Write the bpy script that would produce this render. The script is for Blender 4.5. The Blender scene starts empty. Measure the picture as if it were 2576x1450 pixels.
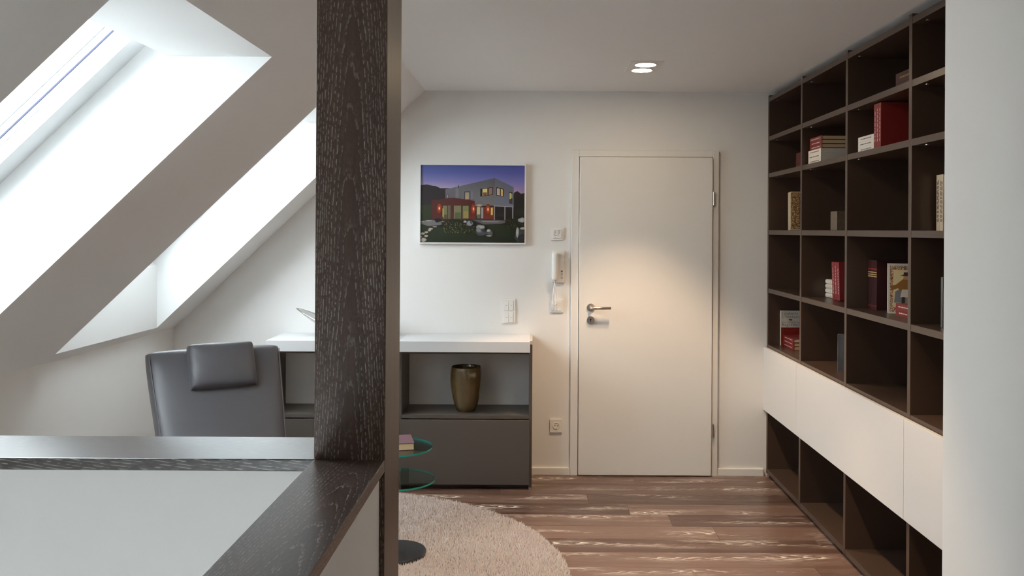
import bpy, bmesh, math, random
import numpy as np
from mathutils import Vector, Matrix

random.seed(7)
rng = np.random.default_rng(11)
C = bpy.context.scene.collection
PI = math.pi

# ------------------------------------------------------------------ camera, world, exposure
EYE = 1.59          # eye height above the floor
F = 2150.0          # focal length in pixels of a 2576 px wide frame
U0, V0 = 1346.0, 578.0
ROLL = 0.006
cam_data = bpy.data.cameras.new('camera')
cam = bpy.data.objects.new('camera', cam_data)
C.objects.link(cam)
cam.location = (0, 0, EYE)
cam.rotation_euler = (PI / 2, -ROLL, 0)
cam_data.sensor_width = 36.0
cam_data.lens = 36.0 * F / 2576.0
cam_data.shift_x = -(U0 - 1288.0) / 2576.0
cam_data.shift_y = -(725.0 - V0) / 2576.0
cam_data.clip_start = 0.02
bpy.context.scene.camera = cam

world = bpy.data.worlds.new('overcast_sky')
bpy.context.scene.world = world
world.use_nodes = True
bg = world.node_tree.nodes['Background']
bg.inputs['Color'].default_value = (0.86, 0.94, 1.0, 1)
bg.inputs['Strength'].default_value = 14.5

LAMP_POWER = 56.0                       # watts of each recessed halogen lamp
LAMP_COLOR = (1.0, 0.71, 0.45)

vs = bpy.context.scene.view_settings
vs.view_transform = 'Standard'
vs.look = 'None'
vs.gamma = 1.0
vs.use_curve_mapping = False
vs.exposure = 0.0


# ------------------------------------------------------------------ helpers
def eff(u, v):
    du, dv = u - U0, v - V0
    return (du + ROLL * dv) / F, (dv - ROLL * du) / F


def at(u, v, Y):                 # point of the picture at depth Y
    a, b = eff(u, v)
    return Vector((a * Y, Y, EYE - b * Y))


def srgb(r, g, b):
    def f(c):
        c = c / 255.0
        return c / 12.92 if c <= 0.04045 else ((c + 0.055) / 1.055) ** 2.4
    return (f(r), f(g), f(b))


WLOC = {}


def wl(o):
    return WLOC.get(o.name, Vector((0, 0, 0))) if o else Vector((0, 0, 0))


def tag(o, label=None, cat=None, group=None, kind=None):
    if label: o['label'] = label
    if cat: o['category'] = cat
    if group: o['group'] = group
    if kind: o['kind'] = kind
    return o


def thing(name, loc=(0, 0, 0), label=None, cat=None, group=None, kind=None, rot=None, parent=None):
    o = bpy.data.objects.new(name, None)
    C.objects.link(o)
    o.empty_display_size = 0.1
    o.location = Vector(loc) - wl(parent)
    if parent: o.parent = parent
    if rot: o.rotation_euler = rot
    WLOC[o.name] = Vector(loc)
    return tag(o, label, cat, group, kind)


def obj(name, V, Fs, mat, parent=None, origin=None, smooth=False, bevel=0.0, local=False, seg=2, kind=None):
    """one mesh object; V in world coordinates unless local (then in the parent's)"""
    V = np.asarray(V, float).reshape(-1, 3)
    if origin is None:
        origin = (V.min(0) + V.max(0)) / 2 if len(V) else np.zeros(3)
    origin = np.asarray(origin, float)
    me = bpy.data.meshes.new(name)
    me.from_pydata((V - origin).tolist(), [], [list(f) for f in Fs])
    me.update()
    o = bpy.data.objects.new(name, me)
    C.objects.link(o)
    if mat is not None:
        for m in (mat if isinstance(mat, (list, tuple)) else [mat]):
            me.materials.append(m)
    if parent:
        o.parent = parent
    o.location = Vector(origin) if (local or not parent) else Vector(origin) - wl(parent)
    WLOC[o.name] = Vector(origin) if not local else wl(parent) + Vector(origin)
    if smooth:
        me.polygons.foreach_set('use_smooth', [True] * len(me.polygons))
    if bevel:
        md = o.modifiers.new('bevel', 'BEVEL')
        md.width = bevel
        md.segments = seg
        md.limit_method = 'ANGLE'
        md.angle_limit = math.radians(40)
        md.harden_normals = False
    if kind: o['kind'] = kind
    return o


BF = [(0, 3, 2, 1), (4, 5, 6, 7), (0, 1, 5, 4), (1, 2, 6, 5), (2, 3, 7, 6), (3, 0, 4, 7)]


def bv(x0, x1, y0, y1, z0, z1):
    return [(x0, y0, z0), (x1, y0, z0), (x1, y1, z0), (x0, y1, z0), (x0, y0, z1), (x1, y0, z1), (x1, y1, z1), (x0, y1, z1)]


def boxes(lst):
    V, Fs = [], []
    for b in lst:
        n = len(V)
        V += bv(*b)
        Fs += [tuple(i + n for i in f) for f in BF]
    return V, Fs


def box(name, x0, x1, y0, y1, z0, z1, mat, parent=None, bevel=0.0, **k):
    return obj(name, bv(x0, x1, y0, y1, z0, z1), BF, mat, parent, bevel=bevel, **k)


def prism_y(poly, y0, y1):
    """polygon in x,z extruded along y"""
    n = len(poly)
    V = [(p[0], y0, p[1]) for p in poly] + [(p[0], y1, p[1]) for p in poly]
    Fs = [tuple(range(n)), tuple(range(2 * n - 1, n - 1, -1))]
    for i in range(n):
        j = (i + 1) % n
        Fs.append((i, i + n, j + n, j))
    return V, Fs


def cyl(c, r, h, axis='z', n=32, r2=None):
    """closed cylinder from centre of its base c along axis"""
    r2 = r if r2 is None else r2
    V = []
    for k, rr in ((0, r), (h, r2)):
        for i in range(n):
            a = 2 * PI * i / n
            p = (math.cos(a) * rr, math.sin(a) * rr, k)
            if axis == 'y': p = (p[0], p[2], -p[1])
            if axis == 'x': p = (p[2], p[0], p[1])
            V.append((c[0] + p[0], c[1] + p[1], c[2] + p[2]))
    Fs = [tuple(range(n - 1, -1, -1)), tuple(range(n, 2 * n))]
    Fs += [(i, (i + 1) % n, n + (i + 1) % n, n + i) for i in range(n)]
    return V, Fs


def ring(c, r0, r1, h, axis='z', n=40):
    V = []
    for (rr, k) in ((r0, 0), (r1, 0), (r1, h), (r0, h)):
        for i in range(n):
            a = 2 * PI * i / n
            p = (math.cos(a) * rr, math.sin(a) * rr, k)
            if axis == 'y': p = (p[0], p[2], -p[1])
            V.append((c[0] + p[0], c[1] + p[1], c[2] + p[2]))
    Fs = []
    for k in range(4):
        m = (k + 1) % 4
        for i in range(n):
            j = (i + 1) % n
            Fs.append((k * n + i, k * n + j, m * n + j, m * n + i))
    return V, Fs


def lathe(c, prof, n=56):
    V, Fs = [], []
    m = len(prof)
    for i in range(n):
        a = 2 * PI * i / n
        for (r, z) in prof:
            V.append((c[0] + math.cos(a) * r, c[1] + math.sin(a) * r, c[2] + z))
    for i in range(n):
        j = (i + 1) % n
        for k in range(m - 1):
            Fs.append((i * m + k, j * m + k, j * m + k + 1, i * m + k + 1))
    return V, Fs


def tube(path, r, n=10):
    V, Fs = [], []
    P = [Vector(p) for p in path]
    up = Vector((0, 1, 0.01))
    for i, p in enumerate(P):
        t = (P[min(i + 1, len(P) - 1)] - P[max(i - 1, 0)]).normalized()
        a = t.cross(up).normalized()
        b = t.cross(a).normalized()
        for k in range(n):
            w = 2 * PI * k / n
            V.append(tuple(p + a * math.cos(w) * r + b * math.sin(w) * r))
    for i in range(len(P) - 1):
        for k in range(n):
            l = (k + 1) % n
            Fs.append((i * n + k, i * n + l, (i + 1) * n + l, (i + 1) * n + k))
    Fs.append(tuple(range(n - 1, -1, -1)))
    Fs.append(tuple(range((len(P) - 1) * n, len(P) * n)))
    return V, Fs


# ------------------------------------------------------------------ materials
def new_mat(name):
    m = bpy.data.materials.new(name)
    m.use_nodes = True
    nt = m.node_tree
    return m, nt, nt.nodes['Principled BSDF']


def nd(nt, t, **kw):
    n = nt.nodes.new(t)
    for k, v in kw.items():
        setattr(n, k, v)
    return n


def math_node(nt, op, a, b=None, clamp=False):
    n = nd(nt, 'ShaderNodeMath', operation=op)
    n.use_clamp = clamp
    for i, x in enumerate((a, b)):
        if x is None: continue
        if isinstance(x, (int, float)): n.inputs[i].default_value = x
        else: nt.links.new(x, n.inputs[i])
    return n.outputs[0]


def plain(name, col, rough=0.5, metal=0.0, var=0.03, scale=6.0, bump=0.0, bscale=200.0, spec=None, coat=0.0):
    m, nt, p = new_mat(name)
    tc = nd(nt, 'ShaderNodeTexCoord')
    nz = nd(nt, 'ShaderNodeTexNoise')
    nz.inputs['Scale'].default_value = scale
    nz.inputs['Detail'].default_value = 3
    nt.links.new(tc.outputs['Object'], nz.inputs['Vector'])
    mr = nd(nt, 'ShaderNodeMapRange')
    mr.inputs['To Min'].default_value = 1 - var
    mr.inputs['To Max'].default_value = 1 + var
    nt.links.new(nz.outputs[0], mr.inputs['Value'])
    mx = nd(nt, 'ShaderNodeVectorMath', operation='MULTIPLY')
    mx.inputs[0].default_value = col
    nt.links.new(mr.outputs[0], mx.inputs[1])
    nt.links.new(mx.outputs[0], p.inputs['Base Color'])
    p.inputs['Roughness'].default_value = rough
    p.inputs['Metallic'].default_value = metal
    if spec is not None: p.inputs['Specular IOR Level'].default_value = spec
    if coat: p.inputs['Coat Weight'].default_value = coat
    if bump:
        n2 = nd(nt, 'ShaderNodeTexNoise')
        n2.inputs['Scale'].default_value = bscale
        n2.inputs['Detail'].default_value = 4
        nt.links.new(tc.outputs['Object'], n2.inputs['Vector'])
        bp = nd(nt, 'ShaderNodeBump')
        bp.inputs['Strength'].default_value = bump
        bp.inputs['Distance'].default_value = 0.002
        nt.links.new(n2.outputs[0], bp.inputs['Height'])
        nt.links.new(bp.outputs[0], p.inputs['Normal'])
    return m


def limed_wood(name, L, A, B, dark, light, white, pith, spacing, taper=0.03, warp=0.012, band=0.35,
               strength=0.8, pore_len=9.0, pore_w=260.0, rough=0.42, rnd=False, bump=0.25, tone=0.25, thr=0.5, big_lo=0.36, big_hi=0.66, big_min=0.25,
               centre=None, quiet_axis=None, streak=0.0, coat=0.0, hollow=None, side=None):
    """dark oak with white filled pores; L, A, B = axis index along, across and through the board"""
    m, nt, p = new_mat(name)
    tc = nd(nt, 'ShaderNodeTexCoord')
    sp = nd(nt, 'ShaderNodeSeparateXYZ')
    nt.links.new(tc.outputs['Object'], sp.inputs[0])
    l, a, b = sp.outputs[L], sp.outputs[A], sp.outputs[B]
    if rnd:
        oi = nd(nt, 'ShaderNodeObjectInfo')
        r = oi.outputs['Random']
        l = math_node(nt, 'ADD', l, math_node(nt, 'MULTIPLY', r, 37.0))
        a = math_node(nt, 'ADD', a, math_node(nt, 'MULTIPLY', math_node(nt, 'SUBTRACT', math_node(nt, 'FRACT', math_node(nt, 'MULTIPLY', r, 13.7)), 0.5), 0.11))

    def stretched(sl, sa, sb, detail=2.0, rough_n=0.5):
        cb = nd(nt, 'ShaderNodeCombineXYZ')
        nt.links.new(math_node(nt, 'MULTIPLY', l, sl), cb.inputs[0])
        nt.links.new(math_node(nt, 'MULTIPLY', a, sa), cb.inputs[1])
        nt.links.new(math_node(nt, 'MULTIPLY', b, sb), cb.inputs[2])
        nz = nd(nt, 'ShaderNodeTexNoise')
        nz.inputs['Scale'].default_value = 1.0
        nz.inputs['Detail'].default_value = detail
        nz.inputs['Roughness'].default_value = rough_n
        nt.links.new(cb.outputs[0], nz.inputs['Vector'])
        return nz.outputs[0]

    w1 = math_node(nt, 'MULTIPLY', math_node(nt, 'SUBTRACT', stretched(1.6, 9, 9, 1.0), 0.5), warp * 2)
    w2 = math_node(nt, 'MULTIPLY', math_node(nt, 'SUBTRACT', stretched(9, 45, 45, 2.0), 0.5), warp * 0.55)
    a2 = math_node(nt, 'ADD', math_node(nt, 'ADD', a, w1), -pith[0])
    b2 = math_node(nt, 'ADD', b, -pith[1])
    rr = math_node(nt, 'SQRT', math_node(nt, 'ADD', math_node(nt, 'MULTIPLY', a2, a2), math_node(nt, 'MULTIPLY', b2, b2)))
    f = math_node(nt, 'ADD', math_node(nt, 'ADD', rr, math_node(nt, 'MULTIPLY', l, taper)), w2)
    t = math_node(nt, 'FRACT', math_node(nt, 'DIVIDE', f, spacing))
    # sharp on one side of the ring, fading on the other
    rg = nd(nt, 'ShaderNodeValToRGB')
    e = rg.color_ramp.elements
    e[0].position = 0.0; e[0].color = (0, 0, 0, 1)
    e[1].position = 1.0; e[1].color = (0, 0, 0, 1)
    q = e.new(0.05); q.color = (1, 1, 1, 1)
    q = e.new(band); q.color = (0.15, 0.15, 0.15, 1)
    nt.links.new(t, rg.inputs[0])
    ringm = rg.outputs[0]
    pr = stretched(pore_len, pore_w, pore_w, 2.0)
    pm = nd(nt, 'ShaderNodeMapRange')
    pm.inputs['From Min'].default_value = thr
    pm.inputs['From Max'].default_value = thr + 0.12
    nt.links.new(pr, pm.inputs['Value'])
    big = nd(nt, 'ShaderNodeMapRange')
    big.inputs['From Min'].default_value = big_lo
    big.inputs['From Max'].default_value = big_hi
    big.inputs['To Min'].default_value = big_min
    nt.links.new(stretched(2.2, 14, 14, 2.0), big.inputs['Value'])
    mask = math_node(nt, 'MULTIPLY', math_node(nt, 'MULTIPLY', ringm, pm.outputs[0]), big.outputs[0])
    if centre:                       # flame figure keeps to the middle of a flat-sawn board
        k = math_node(nt, 'POWER', math_node(nt, 'ABSOLUTE', math_node(nt, 'DIVIDE', a2, centre)), 4.0)
        k = math_node(nt, 'ADD', math_node(nt, 'DIVIDE', 1.0, math_node(nt, 'ADD', k, 1.0)), 0.16)
        mask = math_node(nt, 'MULTIPLY', mask, k)
    if hollow:                       # calm heart of the board, fine rows of pores towards its edges
        k = math_node(nt, 'MINIMUM', math_node(nt, 'DIVIDE', math_node(nt, 'ABSOLUTE', a2), hollow), 1.0)
        mask = math_node(nt, 'MULTIPLY', mask, math_node(nt, 'ADD', math_node(nt, 'MULTIPLY', math_node(nt, 'POWER', k, 2.0), 0.7), 0.3))
    if quiet_axis is not None:       # quarter-sawn side boards took little of the lime
        sn = nd(nt, 'ShaderNodeSeparateXYZ')
        nt.links.new(tc.outputs['Normal'], sn.inputs[0])
        q = math_node(nt, 'SUBTRACT', 1.0, math_node(nt, 'MULTIPLY', math_node(nt, 'ABSOLUTE', sn.outputs[quiet_axis]), 0.92))
        mask = math_node(nt, 'MULTIPLY', mask, q)
    mask = math_node(nt, 'MULTIPLY', mask, strength, clamp=True)
    # base tone
    tn = stretched(1.2, 30, 30, 4.0, 0.6)
    if rnd:
        tn = math_node(nt, 'ADD', math_node(nt, 'MULTIPLY', tn, 0.6), math_node(nt, 'MULTIPLY', math_node(nt, 'FRACT', math_node(nt, 'MULTIPLY', r, 91.3)), 0.45))
    if streak:
        tn = math_node(nt, 'ADD', tn, math_node(nt, 'MULTIPLY', math_node(nt, 'SUBTRACT', stretched(3.5, 210, 210, 3.0), 0.5), streak))
    br = nd(nt, 'ShaderNodeMapRange')
    br.inputs['From Min'].default_value = 0.5 - tone
    br.inputs['From Max'].default_value = 0.5 + tone
    nt.links.new(tn, br.inputs['Value'])
    mb = nd(nt, 'ShaderNodeMix', data_type='RGBA')
    mb.inputs[6].default_value = (*dark, 1)
    mb.inputs[7].default_value = (*light, 1)
    nt.links.new(br.outputs[0], mb.inputs[0])
    base = mb.outputs[2]
    if side:                         # lighter sides: the look of being lit, put into the colour
        ms = nd(nt, 'ShaderNodeMix', data_type='RGBA')
        ms.inputs[7].default_value = (*side, 1)
        nt.links.new(base, ms.inputs[6])
        nt.links.new(math_node(nt, 'MULTIPLY', math_node(nt, 'ABSOLUTE', sn.outputs[quiet_axis]), 0.75), ms.inputs[0])
        base = ms.outputs[2]
    mw = nd(nt, 'ShaderNodeMix', data_type='RGBA')
    mw.inputs[7].default_value = (*white, 1)
    nt.links.new(base, mw.inputs[6])
    nt.links.new(mask, mw.inputs[0])
    nt.links.new(mw.outputs[2], p.inputs['Base Color'])
    p.inputs['Roughness'].default_value = rough
    p.inputs['Coat Weight'].default_value = coat
    p.inputs['Coat Roughness'].default_value = 0.22
    bp = nd(nt, 'ShaderNodeBump')
    bp.inputs['Strength'].default_value = bump
    bp.inputs['Distance'].default_value = 0.001
    bp.invert = True
    nt.links.new(mask, bp.inputs['Height'])
    nt.links.new(bp.outputs[0], p.inputs['Normal'])
    return m


def emission(name, col, s):
    m, nt, p = new_mat(name)
    p.inputs['Base Color'].default_value = (*col, 1)
    p.inputs['Emission Color'].default_value = (*col, 1)
    p.inputs['Emission Strength'].default_value = s
    return m


def pane_mat(name, tint, refl=1.0, rough=0.0):
    m, nt, p = new_mat(name)
    tr = nd(nt, 'ShaderNodeBsdfTransparent')
    tr.inputs[0].default_value = (*tint, 1)
    gl = nd(nt, 'ShaderNodeBsdfGlossy')
    gl.inputs['Roughness'].default_value = rough
    fr = nd(nt, 'ShaderNodeFresnel')
    geo = nd(nt, 'ShaderNodeNewGeometry')      # same reflectance from both sides of the sheet
    nt.links.new(math_node(nt, 'SUBTRACT', 1.5, math_node(nt, 'MULTIPLY', geo.outputs['Backfacing'], 1.5 - 1 / 1.5)), fr.inputs['IOR'])
    mx = nd(nt, 'ShaderNodeMixShader')
    nt.links.new(math_node(nt, 'MULTIPLY', fr.outputs[0], refl), mx.inputs[0])
    nt.links.new(tr.outputs[0], mx.inputs[1])
    nt.links.new(gl.outputs[0], mx.inputs[2])
    nt.links.new(mx.outputs[0], nt.nodes['Material Output'].inputs['Surface'])
    return m


def vcol_mat(name, rough=0.5, gain=1.0, attr='Col'):
    m, nt, p = new_mat(name)
    at_ = nd(nt, 'ShaderNodeAttribute', attribute_name=attr)
    mul = nd(nt, 'ShaderNodeVectorMath', operation='SCALE')
    mul.inputs['Scale'].default_value = gain
    nt.links.new(at_.outputs['Color'], mul.inputs[0])
    nt.links.new(mul.outputs[0], p.inputs['Base Color'])
    p.inputs['Roughness'].default_value = rough
    return m


M = {}
M['wall'] = plain('white_wall_paint', (0.80, 0.78, 0.755), 0.85, var=0.012, spec=0.2)
M['ceiling'] = plain('white_ceiling_paint', (0.84, 0.825, 0.81), 0.9, var=0.012, spec=0.15)
M['lining'] = plain('white_reveal_paint', (0.84, 0.84, 0.83), 0.8, var=0.01, spec=0.2)
M['trim'] = plain('white_lacquer', (0.80, 0.775, 0.74), 0.42, var=0.01)
M['plastic'] = plain('white_plastic', (0.82, 0.80, 0.77), 0.35, var=0.008)
M['frame_white'] = plain('white_window_frame', (0.78, 0.80, 0.81), 0.35, var=0.01)
M['flashing'] = plain('grey_roof_flashing', (0.10, 0.115, 0.12), 0.5, var=0.05)
M['rubber'] = plain('dark_seal', (0.03, 0.035, 0.08), 0.6)
M['pane'] = pane_mat('clear_window_pane', (0.97, 0.985, 0.98), refl=0.6)
M['post'] = limed_wood('limed_oak_post', 2, 0, 1, srgb(64, 45, 37), srgb(88, 65, 54), srgb(192, 184, 172), (0.0, -0.045), 0.0043,
                       taper=0.035, warp=0.010, band=0.26, strength=1.0, pore_len=105, pore_w=240, thr=0.44, rough=0.40,
                       big_lo=0.30, big_hi=0.62, big_min=0.55, quiet_axis=0, bump=0.12, hollow=0.030)
M['rail_x'] = limed_wood('limed_oak_rail_across', 0, 2, 1, srgb(40, 32, 30), srgb(56, 45, 41), srgb(196, 192, 186), (-0.16, 0.06), 0.0052,
                         taper=0.10, warp=0.010, band=0.36, strength=0.9, pore_len=40, pore_w=230, thr=0.43, rough=0.36,
                         big_min=0.5, quiet_axis=2, bump=0.08, coat=1.0)
M['rail_y'] = limed_wood('limed_oak_rail_along', 1, 0, 2, srgb(54, 42, 38), srgb(76, 59, 52), srgb(176, 170, 166), (0.03, -0.05), 0.0052,
                         taper=0.05, warp=0.012, band=0.26, strength=0.8, pore_len=100, pore_w=280, thr=0.46, rough=0.33,
                         big_min=0.4, bump=0.10)
M['plank'] = limed_wood('limed_oak_plank', 0, 1, 2, srgb(74, 52, 43), srgb(118, 92, 81), srgb(228, 218, 206), (0.0, -0.03), 0.0080,
                        taper=0.085, warp=0.026, band=0.42, strength=1.3, pore_len=16, pore_w=130, thr=0.38, rough=0.30, rnd=True, tone=0.20,
                        big_lo=0.48, big_hi=0.64, big_min=0.06, centre=0.042, bump=0.12, streak=0.5)
M['sub'] = plain('dark_screed', (0.05, 0.045, 0.04), 0.9)
M['lower_floor'] = plain('pale_lower_floor', (0.45, 0.40, 0.36), 0.6)
M['umber'] = plain('umber_lacquer', srgb(72, 57, 48), 0.30, var=0.03)
M['drawer_white'] = plain('white_drawer_lacquer', (0.66, 0.645, 0.63), 0.5, var=0.01)
M['side_dark'] = plain('taupe_lacquer', srgb(84, 77, 72), 0.38, var=0.02)
M['side_white'] = plain('pale_grey_lacquer', (0.64, 0.635, 0.64), 0.45, var=0.01)
M['steel'] = plain('brushed_steel', (0.62, 0.58, 0.53), 0.32, metal=1.0, var=0.04, scale=40)
M['chrome'] = plain('polished_steel', (0.75, 0.75, 0.75), 0.12, metal=1.0, var=0.01)
M['black'] = plain('painted_black', (0.01, 0.01, 0.01), 0.6)  # flat black, also painted for the dark depth of small holes
M['darkbase'] = plain('black_lacquered_steel', (0.028, 0.03, 0.034), 0.16, var=0.02)
M['leather'] = plain('grey_leather', srgb(88, 86, 90), 0.42, var=0.08, scale=5, bump=0.15, bscale=320)
M['vase'] = plain('brown_glazed_glass', srgb(98, 80, 50), 0.10, var=0.22, scale=30, coat=0.6)
M['silver'] = plain('silver_bowl_metal', (0.62, 0.62, 0.60), 0.25, metal=1.0, var=0.05)
M['glass'] = pane_mat('table_glass', (0.80, 0.90, 0.885), refl=1.3)
M['glass_edge'] = plain('green_glass_edge', srgb(40, 150, 142), 0.08, var=0.1)
M['frame_silver'] = plain('silver_picture_frame', (0.80, 0.79, 0.78), 0.35, var=0.01)
M['print'] = vcol_mat('house_photo_print', 0.35, 1.0)
M['rug'] = vcol_mat('shag_pile', 0.95, 1.0)
M['rug_back'] = plain('rug_backing', srgb(140, 125, 115), 0.95, var=0.1)
M['plate'] = plain('white_lamp_plate', (0.80, 0.785, 0.77), 0.7, var=0.01)
M['lamp_glow'] = emission('lit_halogen_lens', (1.0, 0.78, 0.52), 85.0)
M['mark'] = plain('grey_print_marks', (0.16, 0.16, 0.17), 0.5)
M['button_blue'] = plain('blue_grey_button', srgb(110, 128, 140), 0.4)

# ------------------------------------------------------------------ dimensions of the room
YB = 5.55            # back wall
HC = 2.49            # ceiling
XK, ZK = -2.339, 0.937    # knee wall and the foot of the slope
SL = 0.959           # rise of the slope per metre
XR = XK + (HC - ZK) / SL  # where the slope meets the ceiling
ANG = math.atan(SL)
CC, SS = math.cos(ANG), math.sin(ANG)
YF = -1.6            # wall behind the camera
XW = 1.87            # wall behind the bookcase
XP, YP2 = 1.053, 2.2      # corridor wall face and its end
PX0, PX1, PY0, PY1 = -0.489, -0.331, 1.90, 2.103   # post footprint
ZL = -2.7            # floor of the stairwell
ZCAP = 1.0757


def slope(s, y, n):
    return (XK + s * CC - n * SS, y, ZK + s * SS + n * CC)


# ------------------------------------------------------------------ floor
fl = thing('floor', (0, 2, 0), kind='structure')
box('screed', XK, XW, PY0, YB, -0.2, -0.0135, M['sub'], fl)
box('screed', PX0, XP + 0.15, YF, PY0, -0.2, -0.0135, M['sub'], fl)
PW = 0.185
row = 0
y1 = 5.5115 + PW
joints = {0: 0.64, 1: 1.9, 2: 0.32, 3: 0.542, 4: 0.75, 5: 0.96, 6: 1.45, 7: -0.02, 8: 1.33, 9: 0.2}
while y1 > YF:
    a, b = y1 - PW, y1
    yy0, yy1 = max(a, YF), min(b, YB)
    if yy1 - yy0 > 0.004:
        xmin = XK if yy0 > PY0 - 0.01 else PX0
        xmax = XW if yy0 > YP2 else XP
        j0 = joints.get(row - 1, (row * 0.731) % 2.1)
        cuts = [xmin] + sorted(x for x in (j0 - 4.2, j0 - 2.1, j0, j0 + 2.1) if xmin + 0.15 < x < xmax - 0.15) + [xmax]
        for i in range(len(cuts) - 1):
            g = 0.0006
            box('plank', cuts[i] + g, cuts[i + 1] - g, yy0 + g, yy1 - g, -0.0135, 0.0, M['plank'], fl)
    y1 -= PW
    row += 1
box('floor_lower', XK, PX0, YF, PY0, ZL - 0.1, ZL, M['lower_floor'], kind='structure')

# ------------------------------------------------------------------ walls
V, Fs = prism_y([(XK, -0.2), (XW, -0.2), (XW, HC), (XR, HC), (XK, ZK)], YB, YB + 0.12)
obj('wall_back', V, Fs, M['wall'], kind='structure')
box('wall_left', XK - 0.12, XK, YF, YB + 0.12, ZL, ZK, M['wall'], kind='structure')
box('wall_right', XW, XW + 0.12, YP2, YB + 0.12, -0.2, HC, M['wall'], kind='structure')
V, Fs = boxes([(XP, XP + 0.14, YF, YP2 - 0.14, -0.2, HC), (XP, XW + 0.12, YP2 - 0.14, YP2, -0.2, HC)])
obj('wall_corridor', V, Fs, M['wall'], kind='structure')
# wall behind the camera with an unseen window added to light the stair wall
GX0, GX1, GZ0, GZ1 = -2.02, -0.72, -1.45, -0.22
V, Fs = [], []
for pl in ([(XK, ZL), (XP + 0.14, ZL), (XP + 0.14, GZ0), (XK, GZ0)], [(XK, GZ0), (GX0, GZ0), (GX0, GZ1), (XK, GZ1)],
           [(GX1, GZ0), (XP + 0.14, GZ0), (XP + 0.14, GZ1), (GX1, GZ1)],
           [(XK, GZ1), (XP + 0.14, GZ1), (XP + 0.14, HC), (XR, HC), (XK, ZK)]):
    v2, f2 = prism_y(pl, YF - 0.12, YF)
    Fs += [tuple(i + len(V) for i in f) for f in f2]; V += v2
obj('wall_front', V, Fs, M['wall'], kind='structure')
win = thing('window_3_added_offscreen', ((GX0 + GX1) / 2, YF, GZ0), kind='structure')
V, Fs = boxes([(GX0, GX0 + 0.07, YF - 0.09, YF - 0.03, GZ0, GZ1), (GX1 - 0.07, GX1, YF - 0.09, YF - 0.03, GZ0, GZ1),
               (GX0 + 0.07, GX1 - 0.07, YF - 0.09, YF - 0.03, GZ0, GZ0 + 0.07), (GX0 + 0.07, GX1 - 0.07, YF - 0.09, YF - 0.03, GZ1 - 0.07, GZ1)])
obj('window_frame', V, Fs, M['frame_white'], win)
box('pane', GX0 + 0.07, GX1 - 0.07, YF - 0.063, YF - 0.057, GZ0 + 0.07, GZ1 - 0.07, M['pane'], win)
box('ceiling', XR, XW + 0.12, YF - 0.12, YB + 0.12, HC, HC + 0.15, M['ceiling'], kind='structure')

# sloping ceiling with its three roof window recesses
OPEN = [(2.134, 3.200), (4.095, 5.195)]
XB, XT = -2.295, -0.989        # foot and head of the recess on the slope
NW = 0.27                      # depth of the window plane behind the slope
s_b, s_t = (XB - XK) / CC, (XT - XK) / CC
s_end = (XR - XK) / CC
S_WB = (XB - XK + NW * SS) / CC                      # vertical sill meets the window plane
ZT = ZK + SL * (XT - XK)
S_WT = (ZT - ZK - NW * CC) / SS                      # level head meets the window plane
V, Fs = [], []


def quad(pts):
    n = len(V)
    V.extend(pts)
    Fs.append((n, n + 1, n + 2, n + 3))


def sq(s0, s1, ya, yb, n=0.0):
    quad([slope(s0, ya, n), slope(s0, yb, n), slope(s1, yb, n), slope(s1, ya, n)])


ys = YF - 0.12
sq(0, s_b, ys, YB + 0.12)
sq(s_t, s_end + 0.1, ys, YB + 0.12)
for (ya, yb) in OPEN:
    sq(s_b, s_t, ys, ya)
    ys = yb
sq(s_b, s_t, ys, YB + 0.12)
obj('ceiling_slope', V, Fs, M['ceiling'], kind='structure')

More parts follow.
